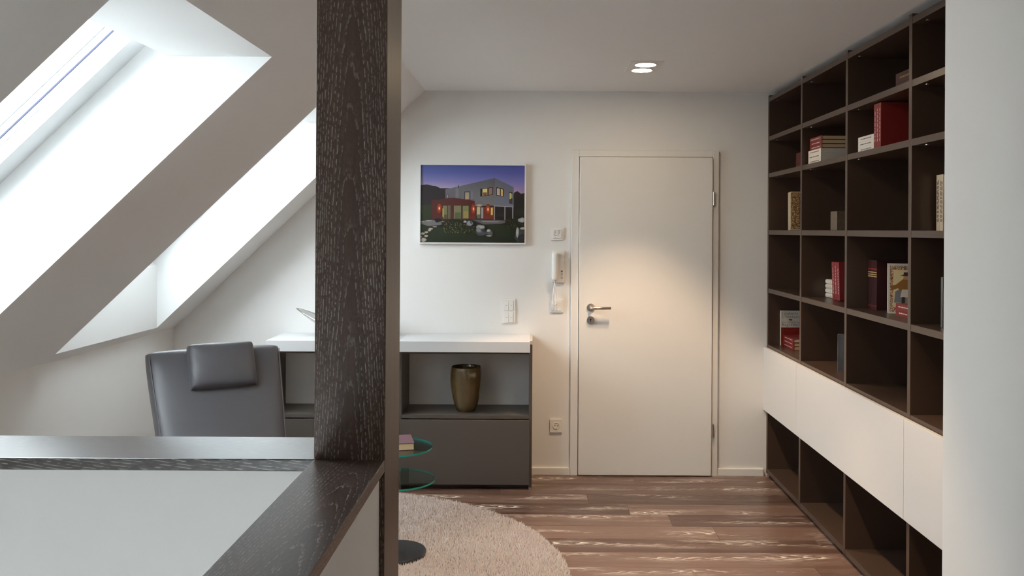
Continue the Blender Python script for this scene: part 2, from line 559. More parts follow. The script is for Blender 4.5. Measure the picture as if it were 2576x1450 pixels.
NS = 0.355                     # the jambs run deeper, to the window frame
for w, (ya, yb) in enumerate(OPEN):
    win = thing('window_%d' % (w + 1), (XB, (ya + yb) / 2, ZK), kind='structure')
    V, Fs = [], []
    quad([slope(s_b, ya, 0), slope(s_b, yb, 0), slope(S_WB, yb, NW), slope(S_WB, ya, NW)])
    quad([slope(S_WB, ya, NW), slope(S_WB, yb, NW), slope(S_WB, yb, NS), slope(S_WB, ya, NS)])
    obj('window_sill', V, Fs, M['lining'], win)
    V, Fs = [], []
    quad([slope(s_t, ya, 0), slope(S_WT, ya, NW), slope(S_WT, yb, NW), slope(s_t, yb, 0)])
    quad([slope(S_WT, ya, NW), slope(S_WT + 0.15, ya, NS), slope(S_WT + 0.15, yb, NS), slope(S_WT, yb, NW)])
    obj('window_head', V, Fs, M['lining'], win)
    for y in (ya, yb):
        V, Fs = [], []
        quad([slope(s_b, y, 0), slope(s_t, y, 0), slope(S_WT, y, NW), slope(S_WB, y, NW)])
        quad([slope(S_WB, y, NW), slope(S_WT, y, NW), slope(S_WT + 0.15, y, NS), slope(S_WB, y, NS)])
        obj('window_jamb', V, Fs, M['lining'], win)

    def sbox(s0, s1, a, b, n0, n1):
        return [slope(s, y, n) for n in (n0, n1) for (s, y) in ((s0, a), (s1, a), (s1, b), (s0, b))]

    def frame(name, s0, s1, a, b, ws, wy, n0, n1, mat, parent):
        VV, FF = [], []
        for bx in (sbox(s0, s0 + ws, a, b, n0, n1), sbox(s1 - ws, s1, a, b, n0, n1),
                   sbox(s0 + ws, s1 - ws, a, a + wy, n0, n1), sbox(s0 + ws, s1 - ws, b - wy, b, n0, n1)):
            k = len(VV)
            VV += bx
            FF += [tuple(i + k for i in f) for f in BF]
        return obj(name, VV, FF, mat, parent)

    s0, s1 = S_WB, S_WT + 0.15
    frame('outer_frame', s0 - 0.03, s1 + 0.03, ya - 0.03, yb + 0.03, 0.085, 0.087, NS, NS + 0.10, M['frame_white'], win)
    frame('frame_seal', s0 + 0.053, s1 - 0.053, ya + 0.055, yb - 0.055, 0.010, 0.010, NS + 0.008, NS + 0.08, M['rubber'], win)
    sash = frame('sash', s0 + 0.062, s1 - 0.062, ya + 0.062, yb - 0.062, 0.064, 0.064, NS - 0.008, NS + 0.09, M['frame_white'], win)
    frame('glazing_bead', s0 + 0.124, s1 - 0.124, ya + 0.124, yb - 0.124, 0.005, 0.005, NS + 0.038, NS + 0.056, M['frame_white'], sash)
    frame('glazing_seal', s0 + 0.125, s1 - 0.125, ya + 0.125, yb - 0.125, 0.007, 0.007, NS + 0.056, NS + 0.062, M['rubber'], sash)
    VV = sbox(s0 + 0.126, s1 - 0.126, ya + 0.126, yb - 0.126, NS + 0.060, NS + 0.066)
    obj('pane', VV, BF, M['pane'], sash)
    frame('flashing', s0 + 0.03, s1 - 0.03, ya + 0.03, yb - 0.03, 0.10, 0.10, NS + 0.09, NS + 0.145, M['flashing'], win)

# ------------------------------------------------------------------ skirting
box('baseboard_back', -0.012, 0.235, YB - 0.016, YB, 0, 0.047, M['trim'], bevel=0.002, kind='structure')
box('baseboard_right', 1.187, 1.49, YB - 0.016, YB, 0, 0.047, M['trim'], bevel=0.002, kind='structure')

# ------------------------------------------------------------------ door
dr = thing('door_1', (0.71, YB, 0), kind='structure')
fx0, fx1, lx0, lx1 = 0.234, 1.188, 0.2865, 1.146
FT, LT = 2.108, 2.062
box('door_frame', fx0, lx0 - 0.003, YB - 0.022, YB, 0, FT, M['trim'], dr, bevel=0.003)
box('door_frame', lx1 + 0.003, fx1, YB - 0.022, YB, 0, FT, M['trim'], dr, bevel=0.003)
box('door_frame', lx0 - 0.003, lx1 + 0.003, YB - 0.022, YB, LT + 0.003, FT, M['trim'], dr, bevel=0.003)
leaf = box('door_leaf', lx0, lx1, YB - 0.037, YB - 0.004, 0.006, LT, M['trim'], dr, bevel=0.004)
hx, hz, kz = 0.3615, 1.090, 1.008
yl = YB - 0.037
V, Fs = cyl((hx, yl - 0.009, hz), 0.026, 0.0095, 'y', 40)
ros = obj('handle_rosette', V, Fs, M['steel'], leaf, smooth=False, bevel=0.001)
V, Fs = tube([(hx, yl, hz), (hx, yl - 0.045, hz), (hx + 0.004, yl - 0.053, hz), (hx + 0.012, yl - 0.057, hz), (hx + 0.126, yl - 0.057, hz)], 0.0095, 16)
obj('lever', V, Fs, M['steel'], leaf, smooth=True)
V, Fs = cyl((hx, yl - 0.009, kz), 0.026, 0.0095, 'y', 40)
obj('key_rosette', V, Fs, M['steel'], leaf, bevel=0.001)
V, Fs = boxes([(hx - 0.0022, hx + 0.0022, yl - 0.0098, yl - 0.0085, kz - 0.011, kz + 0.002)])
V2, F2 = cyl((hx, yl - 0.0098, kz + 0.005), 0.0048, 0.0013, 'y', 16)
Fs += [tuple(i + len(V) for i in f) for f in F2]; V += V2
obj('keyhole_painted_dark', V, Fs, M['black'], leaf)  # raised black shape, painted for the dark inside the keyhole
for z in (1.797, 0.298):
    V, Fs = cyl((lx1 + 0.008, YB - 0.034, z - 0.043), 0.0075, 0.086, 'z', 16)
    obj('hinge', V, Fs, M['steel'], dr, smooth=False)

# ------------------------------------------------------------------ stair balustrade, handrails, post
V, Fs = boxes([(XK, PX0 - 0.0, PY0 + 0.006, PY1 - 0.008, ZL, ZCAP - 0.027)])
obj('wall_stairwell', V, Fs, M['wall'], kind='structure')
box('wall_balustrade', PX0 + 0.004, PX1 - 0.012, YF, PY0, ZL, ZCAP - 0.027, M['wall'], kind='structure')
po = box('wooden_post', PX0, PX1, PY0, PY1, 0.0, HC, M['post'], bevel=0.003)
tag(po, 'tall dark limed oak post rising from the handrail corner to the ceiling', 'post')
rl = box('handrail', XK, PX0, PY0, PY1, ZCAP - 0.027, ZCAP, M['rail_x'], bevel=0.002)
tag(rl, 'dark limed oak handrail board running past the grey armchair to the window wall', 'handrail')
rl = box('handrail', PX0, PX1, YF, PY0, ZCAP - 0.027, ZCAP, M['rail_y'], bevel=0.002)
tag(rl, 'dark limed oak handrail board with pale fine grain meeting the foot of the tall post', 'handrail')

# ------------------------------------------------------------------ recessed lights
def downlight(x, y, label, end=''):
    t = thing('ceiling_light' + end, (x, y, HC), label, 'ceiling light', 'recessed twin ceiling lights')
    w, d = 0.09, 0.163
    box('mounting_plate', x - w, x + w, y - d, y + d, HC - 0.003, HC + 0.0005, M['plate'], t, bevel=0.001)
    for dy in (-0.08, 0.08):
        V, Fs = ring((x, y + dy, HC - 0.007), 0.056, 0.062, 0.0045, 'z', 40)
        rg = obj('lamp_ring', V, Fs, M['chrome'], t)
        V, Fs = cyl((x, y + dy, HC - 0.0062), 0.056, 0.003, 'z', 40)
        obj('lamp_lens', V, Fs, M['lamp_glow'], t)
        ld = bpy.data.lights.new('halogen_lamp' + end, 'SPOT')
        ld.energy = LAMP_POWER
        ld.color = LAMP_COLOR
        ld.spot_size = math.radians(80)
        ld.spot_blend = 0.35
        ld.shadow_soft_size = 0.035
        lo = bpy.data.objects.new('halogen_lamp' + end, ld)
        C.objects.link(lo)
        lo.parent = t
        lo.location = (0, dy, -0.045)


downlight(0.592, 4.70, 'square white recessed ceiling light with two round lit lamps in front of the door')
downlight(0.592, 3.06, 'recessed twin ceiling light above the floor between rug and white drawer band', '_offscreen')   # its glow reaches the top edge of the photograph

# ------------------------------------------------------------------ sideboard
sb = thing('sideboard', (-0.82, 5.36, 0), 'taupe sideboard with open niches, drawers and two pale grey tops', 'sideboard')
sx0, sx1, xm = -1.632, -0.012, -0.822
syf = 5.225
box('side_panel', sx0, sx0 + 0.02, syf, YB - 0.003, 0.012, 0.885, M['side_dark'], sb, bevel=0.001)
box('side_panel', sx1 - 0.02, sx1, syf, YB - 0.003, 0.012, 0.885, M['side_dark'], sb, bevel=0.001)
box('divider', xm - 0.012, xm + 0.012, syf, YB - 0.003, 0.06, 0.845, M['side_dark'], sb, bevel=0.001)
box('plinth', sx0 + 0.02, sx1 - 0.02, syf + 0.04, YB - 0.01, 0.0, 0.06, M['side_dark'], sb)
for i, (a, b) in enumerate(((sx0 + 0.02, xm - 0.012), (xm + 0.012, sx1 - 0.02))):
    box('shelf', a, b, syf + 0.002, YB - 0.004, 0.430, 0.452, M['side_dark'], sb, bevel=0.001)
    box('drawer_front', a - (0.018 if i == 0 else 0.01), b + (0.01 if i == 0 else 0.006), syf - 0.012, syf + 0.007, 0.030, 0.424, M['side_dark'], sb, bevel=0.0015)
    box('top_rail', a, b, syf + 0.002, YB - 0.004, 0.826, 0.846, M['side_dark'], sb)
for (a, b) in ((sx0 + 0.012, xm - 0.0008), (xm + 0.0008, sx1 - 0.014)):
    box('top_board', a, b, 5.15, YB - 0.002, 0.847, 0.912, M['side_white'], sb, bevel=0.0012)
box('end_cap', sx1 - 0.014, sx1, syf + 0.02, YB - 0.003, 0.8855, 0.905, M['side_white'], sb)
for x in (sx0 + 0.012, sx1 - 0.012):
    V, Fs = cyl((x, syf + 0.012, 0.0), 0.008, 0.013, 'z', 16)
    obj('foot', V, Fs, M['steel'], sb)

# vase
vx, vy, vz = -0.426, 5.355, 0.452
t = thing('vase', (vx, vy, vz), 'barrel-shaped glossy brown vase in the open niche of the sideboard', 'vase')
prof = [(0.0, 0.004), (0.052, 0.0), (0.058, 0.004), (0.071, 0.035), (0.085, 0.085), (0.096, 0.145), (0.101, 0.20), (0.100, 0.24), (0.0955, 0.27), (0.0935, 0.277), (0.0915, 0.279)]
V, Fs = lathe((vx, vy, vz), prof)
obj('vase_body', V, Fs, M['vase'], t, smooth=True)
prof = [(0.0915, 0.279), (0.089, 0.276), (0.092, 0.24), (0.095, 0.20), (0.089, 0.145), (0.078, 0.085), (0.06, 0.03), (0.0, 0.02)]
V, Fs = lathe((vx, vy, vz), prof)
obj('vase_lining', V, Fs, M['vase'], t, smooth=True)

# silver boat bowl on the sideboard
bx, by, bz = -1.205, 5.35, 0.912
V, Fs = [], []
nu, nv = 33, 9
for i in range(nu):
    a = -1 + 2 * i / (nu - 1)
    wdt = 0.115 * (1 - abs(a) ** 2.2) ** 0.75 + 0.004
    zc = 0.004 + 0.19 * (a * a + 0.02) ** 0.58 - 0.0196
    for k in range(nv):
        q = -1 + 2 * k / (nv - 1)
        V.append((bx + a * 0.285, by + q * wdt, bz + zc + 0.055 * (1 - a * a) * q * q))
for i in range(nu - 1):
    for k in range(nv - 1):
        Fs.append((i * nv + k, (i + 1) * nv + k, (i + 1) * nv + k + 1, i * nv + k + 1))
o = obj('boat_bowl', V, Fs, M['silver'], smooth=True)
md = o.modifiers.new('thickness', 'SOLIDIFY'); md.thickness = 0.006; md.offset = 0
tag(o, 'silver boat-shaped bowl with upswept pointed tip on the sideboard top', 'bowl')

# ------------------------------------------------------------------ wall devices
def wall_box(name, u0, v0, u1, v1, proud, mat, parent, off=0.0, bevel=0.0015):
    a, b = at(u0, v1, YB), at(u1, v0, YB)
    return box(name, a.x, b.x, YB - off - proud, YB - off, a.z, b.z, mat, parent, bevel=bevel)


def root(name, u, v, label, cat, group=None):
    p = at(u, v, YB)
    return thing(name, p, label, cat, group)


t = root('light_switch', 1280, 812, 'white double-height switch plate with four rockers above the sideboard', 'switch')
wall_box('switch_plate', 1263, 752, 1297, 813, 0.009, M['plastic'], t)
for v in (756, 786):
    for u in (1268, 1280):
        wall_box('rocker', u, v, u + 11.4, v + 25, 0.004, M['plastic'], t, 0.009)
        a = wall_box('rocker_mark', u + 5.2, v + 12, u + 6.6, v + 13.4, 0.0003, M['mark'], t, 0.013, bevel=0)
t = root('thermostat', 1401, 604, 'small white square room thermostat with printed display above the intercom', 'thermostat')
wall_box('cover_plate', 1386, 573, 1418, 604.5, 0.010, M['plastic'], t)
wall_box('display', 1391, 578, 1413, 599.5, 0.004, M['plastic'], t, 0.010)
marks = []
for (u0, v0, u1, v1) in ((1394, 580, 1395, 594), (1396.5, 581, 1399.5, 582.2), (1396.5, 584.5, 1399, 585.7), (1396.5, 588, 1398.5, 589.2), (1396, 592.5, 1401, 593.7),
                         (1403, 579.5, 1404, 594), (1406, 580.5, 1409, 581.7), (1406, 584, 1409, 585.2), (1406, 587.5, 1408.5, 588.7), (1397, 597, 1399, 598.4)):
    a, b = at(u0, v1, YB), at(u1, v0, YB)
    marks.append((a.x, b.x, YB - 0.0143, YB - 0.0139, a.z, b.z))
V, Fs = boxes(marks)
obj('printed_scale', V, Fs, M['mark'], t)

t = root('intercom', 1403, 712, 'white wall intercom with handset, three buttons and hanging cord', 'intercom')
wall_box('base_plate', 1389, 631, 1420, 711, 0.018, M['plastic'], t, bevel=0.003)
a, b = at(1387.5, 706, YB), at(1404.5, 634, YB)
o = box('handset', a.x, b.x, YB - 0.062, YB - 0.018, a.z, b.z, M['plastic'], t, bevel=0.019, seg=5)
o.data.polygons.foreach_set('use_smooth', [True] * len(o.data.polygons))
for v, mt in ((682.5, 'button_blue'), (690.5, 'plastic'), (698.5, 'plastic')):
    p = at(1413, v, YB)
    V, Fs = ring((p.x, YB - 0.0195, p.z), 0.0042, 0.0066, 0.0016, 'y', 24)
    bt = obj('button_ring', V, Fs, M['mark'], t)
    V, Fs = cyl((p.x, YB - 0.0192, p.z), 0.0042, 0.0014, 'y', 20)
    obj('button', V, Fs, M[mt], t)
path = []
for (u, v, d) in ((1395.5, 706, 0.035), (1396, 712, 0.036), (1394, 722, 0.036), (1391.8, 738, 0.035), (1390.8, 752, 0.034), (1391.3, 761, 0.033),
                  (1393, 765.5, 0.033), (1396, 766.5, 0.033), (1398.8, 763.5, 0.033), (1399.8, 756, 0.034), (1398.7, 744, 0.035), (1397, 728, 0.036), (1396.2, 716, 0.036), (1396, 706, 0.035)):
    p = at(u, v, YB)
    path.append((p.x, YB - d, p.z))
V, Fs = tube(path, 0.0042, 10)
obj('cord', V, Fs, M['plastic'], t, smooth=True)

t = root('light_switch', 1401, 787, 'single white switch plate with two rockers under the intercom', 'switch')
wall_box('switch_plate', 1385, 754.5, 1417, 786.5, 0.009, M['plastic'], t)
for u in (1389, 1401):
    wall_box('rocker', u, 759, u + 11.4, 782, 0.004, M['plastic'], t, 0.009)
t = root('wall_socket', 1399, 1090, 'white wall socket low on the wall between sideboard and door', 'socket')
wall_box('socket_plate', 1383, 1054.5, 1414, 1088, 0.009, M['plastic'], t)
p = at(1399.5, 1071, YB)
V, Fs = ring((p.x, YB - 0.0115, p.z), 0.0185, 0.0225, 0.003, 'y', 36)
obj('socket_rim', V, Fs, M['plastic'], t)
V, Fs = cyl((p.x, YB - 0.0096, p.z), 0.0186, 0.0008, 'y', 36)
obj('socket_well', V, Fs, M['plastic'], t)
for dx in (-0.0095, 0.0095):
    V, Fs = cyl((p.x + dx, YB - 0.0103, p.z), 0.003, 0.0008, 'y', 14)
    obj('socket_hole_painted_dark', V, Fs, M['black'], t)  # black discs on the surface, painted as the shade inside the holes
for dz in (-0.0165, 0.0165):
    box('earth_clip', p.x - 0.003, p.x + 0.003, YB - 0.0112, YB - 0.0095, p.z + dz - 0.002, p.z + dz + 0.002, M['steel'], t)

# ------------------------------------------------------------------ framed picture
px0, px1, pz0, pz1 = -0.7505, -0.0605, 1.495, 2.013
t = thing('framed_picture', ((px0 + px1) / 2, YB, pz0), 'framed dusk photograph of a modern grey and red house, hung above the sideboard', 'picture')
fw = 0.0085
for bx_ in ((px0, px0 + fw, pz0, pz1), (px1 - fw, px1, pz0, pz1), (px0 + fw, px1 - fw, pz0, pz0 + fw), (px0 + fw, px1 - fw, pz1 - fw, pz1)):
    box('picture_frame', bx_[0], bx_[1], YB - 0.026, YB - 0.001, bx_[2], bx_[3], M['frame_silver'], t)
ix0, ix1, iz0, iz1 = px0 + fw, px1 - fw, pz0 + fw, pz1 - fw
PV, PF, PC = [], [], []
lay = [0]


def pt(x, y):      # from the enlarged view of the photograph (frame 210..1745 by 152..1300)
    s = min(max((x - 212) / 1532.0, 0), 1)
    q = min(max((y - 152 - (x - 212) * 0.013) / 1130.0, 0), 1)
    return (ix0 + s * (ix1 - ix0), iz1 - q * (iz1 - iz0))


def poly(pts, cols):
    lay[0] += 1
    y = YB - 0.012 - 0.00006 * lay[0]
    n = len(PV)
    if not isinstance(cols[0], (tuple, list)):
        cols = [cols] * len(pts)
    for (a, c) in zip(pts, cols):
        q = pt(*a)
        PV.append((q[0], y, q[1]))
        PC.append(srgb(*c))
    PF.append(tuple(range(n, n + len(pts))))


def rect(x0, y0, x1, y1, c):
    poly([(x0, y0), (x1, y0), (x1, y1), (x0, y1)], c)


def blob(x, y, rx, ry, c, c2=None, n=9, jit=0.0):
    lay[0] += 1
    yy = YB - 0.012 - 0.00006 * lay[0]
    k = len(PV)
    q = pt(x, y)
    PV.append((q[0], yy, q[1])); PC.append(srgb(*c))
    for i in range(n):
        w = 2 * PI * i / n
        j = 1 + random.uniform(-jit, jit)
        q = pt(x + math.cos(w) * rx * j, y + math.sin(w) * ry * j)
        PV.append((q[0], yy, q[1])); PC.append(srgb(*(c2 or c)))
    for i in range(n):
        PF.append((k, k + 1 + i, k + 1 + (i + 1) % n))


sky = [(150, (84, 98, 160), (72, 76, 142)), (260, (92, 104, 170), (82, 86, 156)), (380, (128, 126, 182), (112, 108, 170)), (470, (172, 156, 186), (134, 122, 172)),
       (560, (176, 158, 176), (164, 132, 158)), (720, (170, 150, 170), (150, 120, 140))]
for i in range(len(sky) - 1):
    a, b = sky[i], sky[i + 1]
    lay[0] = 1
    poly([(205, a[0] - 8), (1755, a[0] + 20), (1755, b[0] + 20), (205, b[0] - 8)], [a[1], a[2], b[2], b[1]])
poly([(205, 445), (300, 436), (380, 455), (430, 460), (500, 492), (640, 494), (700, 720), (205, 780)], (46, 40, 44))
poly([(1570, 600), (1600, 556), (1640, 545), (1690, 582), (1755, 574), (1755, 1000), (1570, 1000)], (36, 30, 32))
poly([(1580, 640), (1755, 620), (1755, 1000), (1580, 1000)], (28, 24, 24))
poly([(205, 735), (700, 760), (1755, 960), (1755, 1330), (205, 1330)], [(52, 60, 38), (40, 46, 30), (34, 34, 26), (24, 28, 18), (34, 42, 24)])
poly([(205, 1100), (1000, 1020), (1755, 1060), (1755, 1330), (205, 1330)], [(38, 46, 28), (44, 54, 32), (34, 40, 26), (22, 26, 18), (30, 38, 22)])
# grey upper storey
poly([(575, 512), (740, 474), (1305, 350), (1305, 756), (1000, 765), (575, 660)], [(112, 110, 118), (106, 106, 114), (88, 88, 94), (118, 116, 116), (110, 106, 104), (100, 98, 104)])
poly([(1305, 350), (1582, 486), (1582, 775), (1305, 756)], [(98, 98, 106), (98, 100, 114), (110, 112, 128), (112, 114, 128)])
poly([(724, 490), (772, 480), (772, 650), (724, 640)], (124, 120, 124))
rect(761, 446, 772, 500, (46, 42, 50))
rect(595, 580, 618, 640, (58, 50, 50)); rect(601, 588, 614, 636, (170, 165, 120))
rect(856, 544, 994, 668, (44, 40, 42)); rect(866, 556, 930, 660, (160, 150, 132)); rect(944, 544, 992, 664, (118, 118, 128)); rect(880, 600, 905, 655, (190, 150, 110))
poly([(1090, 508), (1278, 482), (1278, 596), (1090, 620)], (40, 32, 32))
poly([(1122, 512), (1194, 502), (1194, 600), (1122, 608)], (206, 196, 128)); rect(1130, 560, 1190, 604, (130, 88, 60))
poly([(1212, 500), (1268, 490), (1268, 590), (1212, 598)], (140, 110, 104))
poly([(1326, 484), (1432, 512), (1432, 626), (1326, 606)], (40, 32, 32))
poly([(1336, 498), (1380, 508), (1380, 606), (1336, 600)], (176, 164, 144)); poly([(1392, 512), (1422, 520), (1422, 618), (1392, 612)], (204, 160, 96))
poly([(1518, 552), (1564, 566), (1564, 736), (1518, 722)], (44, 38, 40)); rect(1523, 572, 1540, 660, (206, 200, 120)); rect(1548, 580, 1562, 650, (180, 170, 120)); rect(1524, 664, 1560, 728, (66, 60, 64))
# shaded terrace under the overhang
poly([(1000, 760), (1305, 754), (1582, 775), (1582, 960), (1000, 960)], (30, 26, 27))
# red ground floor
poly([(370, 670), (640, 638), (700, 634), (1008, 682), (1030, 946), (690, 972), (370, 942)], [(82, 40, 36), (84, 42, 38), (80, 42, 40), (88, 40, 36), (112, 44, 32), (92, 40, 34), (84, 38, 32)])
rect(1140, 770, 1290, 950, (116, 46, 30))
rect(1030, 768, 1142, 944, (60, 46, 42)); rect(1040, 772, 1090, 900, (190, 176, 130)); rect(1104, 780, 1136, 940, (150, 150, 150)); rect(1044, 880, 1090, 940, (110, 96, 84))
rect(1248, 784, 1276, 892, (220, 190, 96))
rect(526, 742, 664, 946, (70, 40, 36)); rect(540, 750, 602, 940, (124, 120, 84)); rect(614, 746, 654, 942, (104, 96, 78)); rect(536, 790, 548, 912, (226, 204, 110)); rect(560, 880, 598, 942, (78, 84, 60))
rect(690, 744, 926, 946, (64, 38, 34)); rect(702, 750, 810, 944, (124, 120, 90)); rect(832, 754, 920, 940, (120, 124, 82)); rect(720, 850, 806, 944, (88, 98, 66)); rect(844, 830, 918, 934, (150, 134, 80))
for (x, y) in ((487, 788), (992, 800), (1206, 808)):
    blob(x, y, 40, 80, (206, 84, 40), (100, 42, 32), 14)
    blob(x, y, 11, 24, (255, 224, 170), (250, 160, 80), 10)
blob(1075, 748, 60, 22, (214, 182, 140), (112, 106, 104), 12)
for x in (1300, 1455, 1571):
    rect(x - 8, 765, x + 8, 985 if x < 1400 else 965, (142, 138, 136))
poly([(1290, 752), (1582, 770), (1582, 780), (1290, 764)], (150, 146, 150))
# terraces, stones, rocks, shrubs
poly([(205, 975), (380, 955), (600, 985), (520, 1030), (330, 1045), (205, 1010)], (112, 108, 112))
for (x, y, rx) in ((330, 968, 60), (505, 978, 40), (245, 980, 30), (575, 985, 28)):
    blob(x, y, rx, 11, (168, 160, 154), (136, 128, 122), 9, 0.2)
poly([(960, 955), (1300, 960), (1560, 985), (1400, 1020), (1150, 1030)], (92, 88, 90))
poly([(1110, 975), (1400, 985), (1330, 1000), (1120, 990)], (138, 132, 130))
blob(470, 960, 70, 36, (28, 24, 24), None, 10, 0.3)
for (x, y, rx, ry) in ((425, 1056, 36, 8), (365, 1085, 34, 14), (345, 1108, 26, 14), (300, 1134, 30, 14), (245, 1156, 34, 16), (295, 1190, 32, 18), (255, 1244, 46, 30), (220, 1200, 16, 16)):
    blob(x, y, rx, ry, (180, 170, 156), (160, 150, 138), 9, 0.15)
for (x, y, rx, ry) in ((760, 1040, 230, 80), (900, 1080, 140, 70), (600, 1020, 80, 50), (1600, 1030, 160, 90), (1690, 860, 80, 60)):
    blob(x, y, rx, ry, (34, 36, 24), (30, 34, 20), 16, 0.25)
for i in range(150):
    x, y = random.uniform(545, 1010), random.uniform(985, 1150)
    blob(x, y, 5, 7, random.choice([(96, 104, 66), (140, 128, 74), (60, 74, 44), (120, 120, 100)]), None, 5)
for i in range(40):
    blob(random.uniform(1480, 1745), random.uniform(960, 1110), 6, 8, random.choice([(70, 78, 48), (92, 84, 52), (46, 54, 34)]), None, 5)
for (x, y, rx, ry, c) in ((940, 1005, 52, 40, (160, 160, 170)), (870, 985, 24, 18, (190, 188, 192)), (1100, 1075, 62, 42, (176, 174, 178)), (1120, 1140, 84, 54, (86, 84, 90)), (1070, 1110, 44, 40, (140, 138, 140)),
                          (1230, 1150, 50, 46, (96, 94, 102)), (1215, 1120, 30, 22, (190, 186, 186)), (1225, 1195, 40, 10, (196, 190, 150)), (1705, 970, 50, 40, (178, 174, 176)), (1690, 1180, 84, 110, (74, 76, 76)),
                          (1640, 1150, 24, 70, (176, 178, 176)), (1720, 1090, 40, 20, (182, 180, 178)), (1705, 1230, 56, 60, (46, 46, 52)), (960, 995, 22, 24, (90, 90, 104)), (1150, 1110, 24, 30, (60, 58, 64))):
    blob(x, y, rx, ry, c, tuple(int(k * 0.8) for k in c), 9, 0.2)
o = obj('photo_print', PV, PF, M['print'], t)
ca = o.data.color_attributes.new('Col', 'FLOAT_COLOR', 'POINT')
ca.data.foreach_set('color', np.c_[np.array(PC), np.ones(len(PC))].astype(np.float32).ravel())
box('picture_back', ix0, ix1, YB - 0.0115, YB - 0.002, iz0, iz1, M['black'], t)

# ------------------------------------------------------------------ bookcase
BXF = 1.509
BXB = XW - 0.004
cols = [5.536, 4.853, 4.149, 3.444, 2.738, 2.226]
lev = [2.440, 2.187, 1.949, 1.581, 1.205, 0.841]
HB = 0.014
bk = thing('bookcase', (1.69, 3.88, 0), 'large dark brown wall bookcase with open compartments and a band of white drawers', 'bookcase')
for i, y in enumerate(cols):
    box('upright', BXF, BXB - 0.012, y - HB, y + HB, 0.022, 2.468, M['umber'], bk, bevel=0.0008)
for i in range(5):
    ya, yb = cols[i + 1] + HB, cols[i] - HB
    box('back_panel', BXB - 0.012, BXB, ya - 0.012, yb + 0.012, 0.03, 2.455, M['umber'], bk)
    for k, z in enumerate(lev):
        bd = box('shelf', BXF + 0.001, BXB - 0.012, ya, yb, z - HB, z + HB, M['umber'], bk, bevel=0.0008)
        if k < 3:
            for yy in (yb - 0.06, ya + 0.06):
                V, Fs = cyl((BXF + 0.035, yy, z - HB - 0.0016), 0.007, 0.002, 'z', 14)
                obj('shelf_fitting', V, Fs, M['steel'], bd)
    box('bottom_board', BXF + 0.001, BXB - 0.012, ya, yb, 0.024, 0.052, M['umber'], bk, bevel=0.0008)
    box('drawer_floor', BXF + 0.004, BXB - 0.012, ya, yb, 0.436, 0.458, M['umber'], bk)
for (a, b) in ((4.8525, 5.549), (3.4375, 4.8515), (2.226, 3.4365)):
    box('drawer_front', BXF - 0.022, BXF - 0.003, a + 0.001, b - 0.001, 0.432, 0.838, M['drawer_white'], bk, bevel=0.0012)
for y in cols:
    for x in (BXF + 0.04, BXB - 0.06):
        V, Fs = cyl((x, y, 0), 0.012, 0.024, 'z', 14)
        obj('foot', V, Fs, M['umber'], bk)

# ------------------------------------------------------------------ books
BM = {}


def bmat(col, rough=0.5):
    k = (col, rough)
    if k not in BM:
        BM[k] = plain('book_cloth_%d_%d_%d' % col, srgb(*col), rough, var=0.06, scale=14)
    return BM[k]


PAGE = plain('cream_book_pages', srgb(205, 180, 140), 0.85, var=0.08, scale=60)
WPAGE = plain('white_book_pages', srgb(206, 198, 184), 0.85, var=0.06, scale=60)


def book(x, y0, y1, z, h, d, col, label, group=None, lying=False, page=PAGE, letter=None, rows=1, lean=0.0, name='book',
         rough=0.5, paper=False, board=0.0022, bands=None, rounded=0.0):
    """spine faces -x. upright: thickness y0..y1, height h. lying: spine runs y0..y1, thickness h."""
    t = thing(name, (x, (y0 + y1) / 2 if not lean else y0, z), label, 'book', group)
    if lean:
        t.rotation_euler = (lean, 0, 0)
        t.location.z += abs(math.sin(lean)) * (y1 - y0)      # rests on its far lower edge
    T, H = ((y1 - y0), h) if not lying else (h, (y1 - y0))
    yo = -T / 2 if not lean else 0.0

    def mp(b):    # (x0,x1, t0,t1, h0,h1) -> local box
        x0, x1, t0, t1, h0, h1 = b
        if lying: return (x0, x1, h0 - H / 2, h1 - H / 2, t0, t1)
        return (x0, x1, t0 + yo, t1 + yo, h0, h1)
    c = board
    e = 0.0 if paper else 0.003
    if rounded:
        V, Fs = boxes([mp((0, d * 0.5, 0, T, 0, H))])
        obj('book_cover', V, Fs, bmat(col, rough), t, local=True, bevel=rounded, seg=4)
        V, Fs = boxes([mp((d * 0.5, d, 0.001, T - 0.001, 0.002, H - 0.002))])
    else:
        V, Fs = boxes([mp((0, d, 0, c, 0, H)), mp((0, d, T - c, T, 0, H)), mp((0, c * 1.2, c, T - c, 0, H))])
        obj('book_cover', V, Fs, bmat(col, rough), t, local=True)
        V, Fs = boxes([mp((c * 1.2, d - e, c, T - c, e, H - e))])
    obj('page_block', V, Fs, page, t, local=True)
    bl = []
    if letter:
        n = rows
        for r in range(n):
            tc = T * (r + 1) / (n + 1)
            p = H * 0.16
            while p < H * 0.84:
                w = random.uniform(0.006, 0.02)
                bl.append(mp((-0.0005, 0.0002, tc - T * 0.09, tc + T * 0.09, p, p + w)))
                p += w + 0.005
        V, Fs = boxes(bl)
        obj('spine_lettering', V, Fs, bmat(letter, 0.4), t, local=True)
    if bands:
        for (a, b, cc) in bands:
            V, Fs = boxes([mp((-0.0006, 0.0002, 0.001 + rounded * 0.8, T - 0.001 - rounded * 0.8, H * a, H * b))])
            obj('spine_band', V, Fs, bmat(cc, 0.4), t, local=True)
    return t


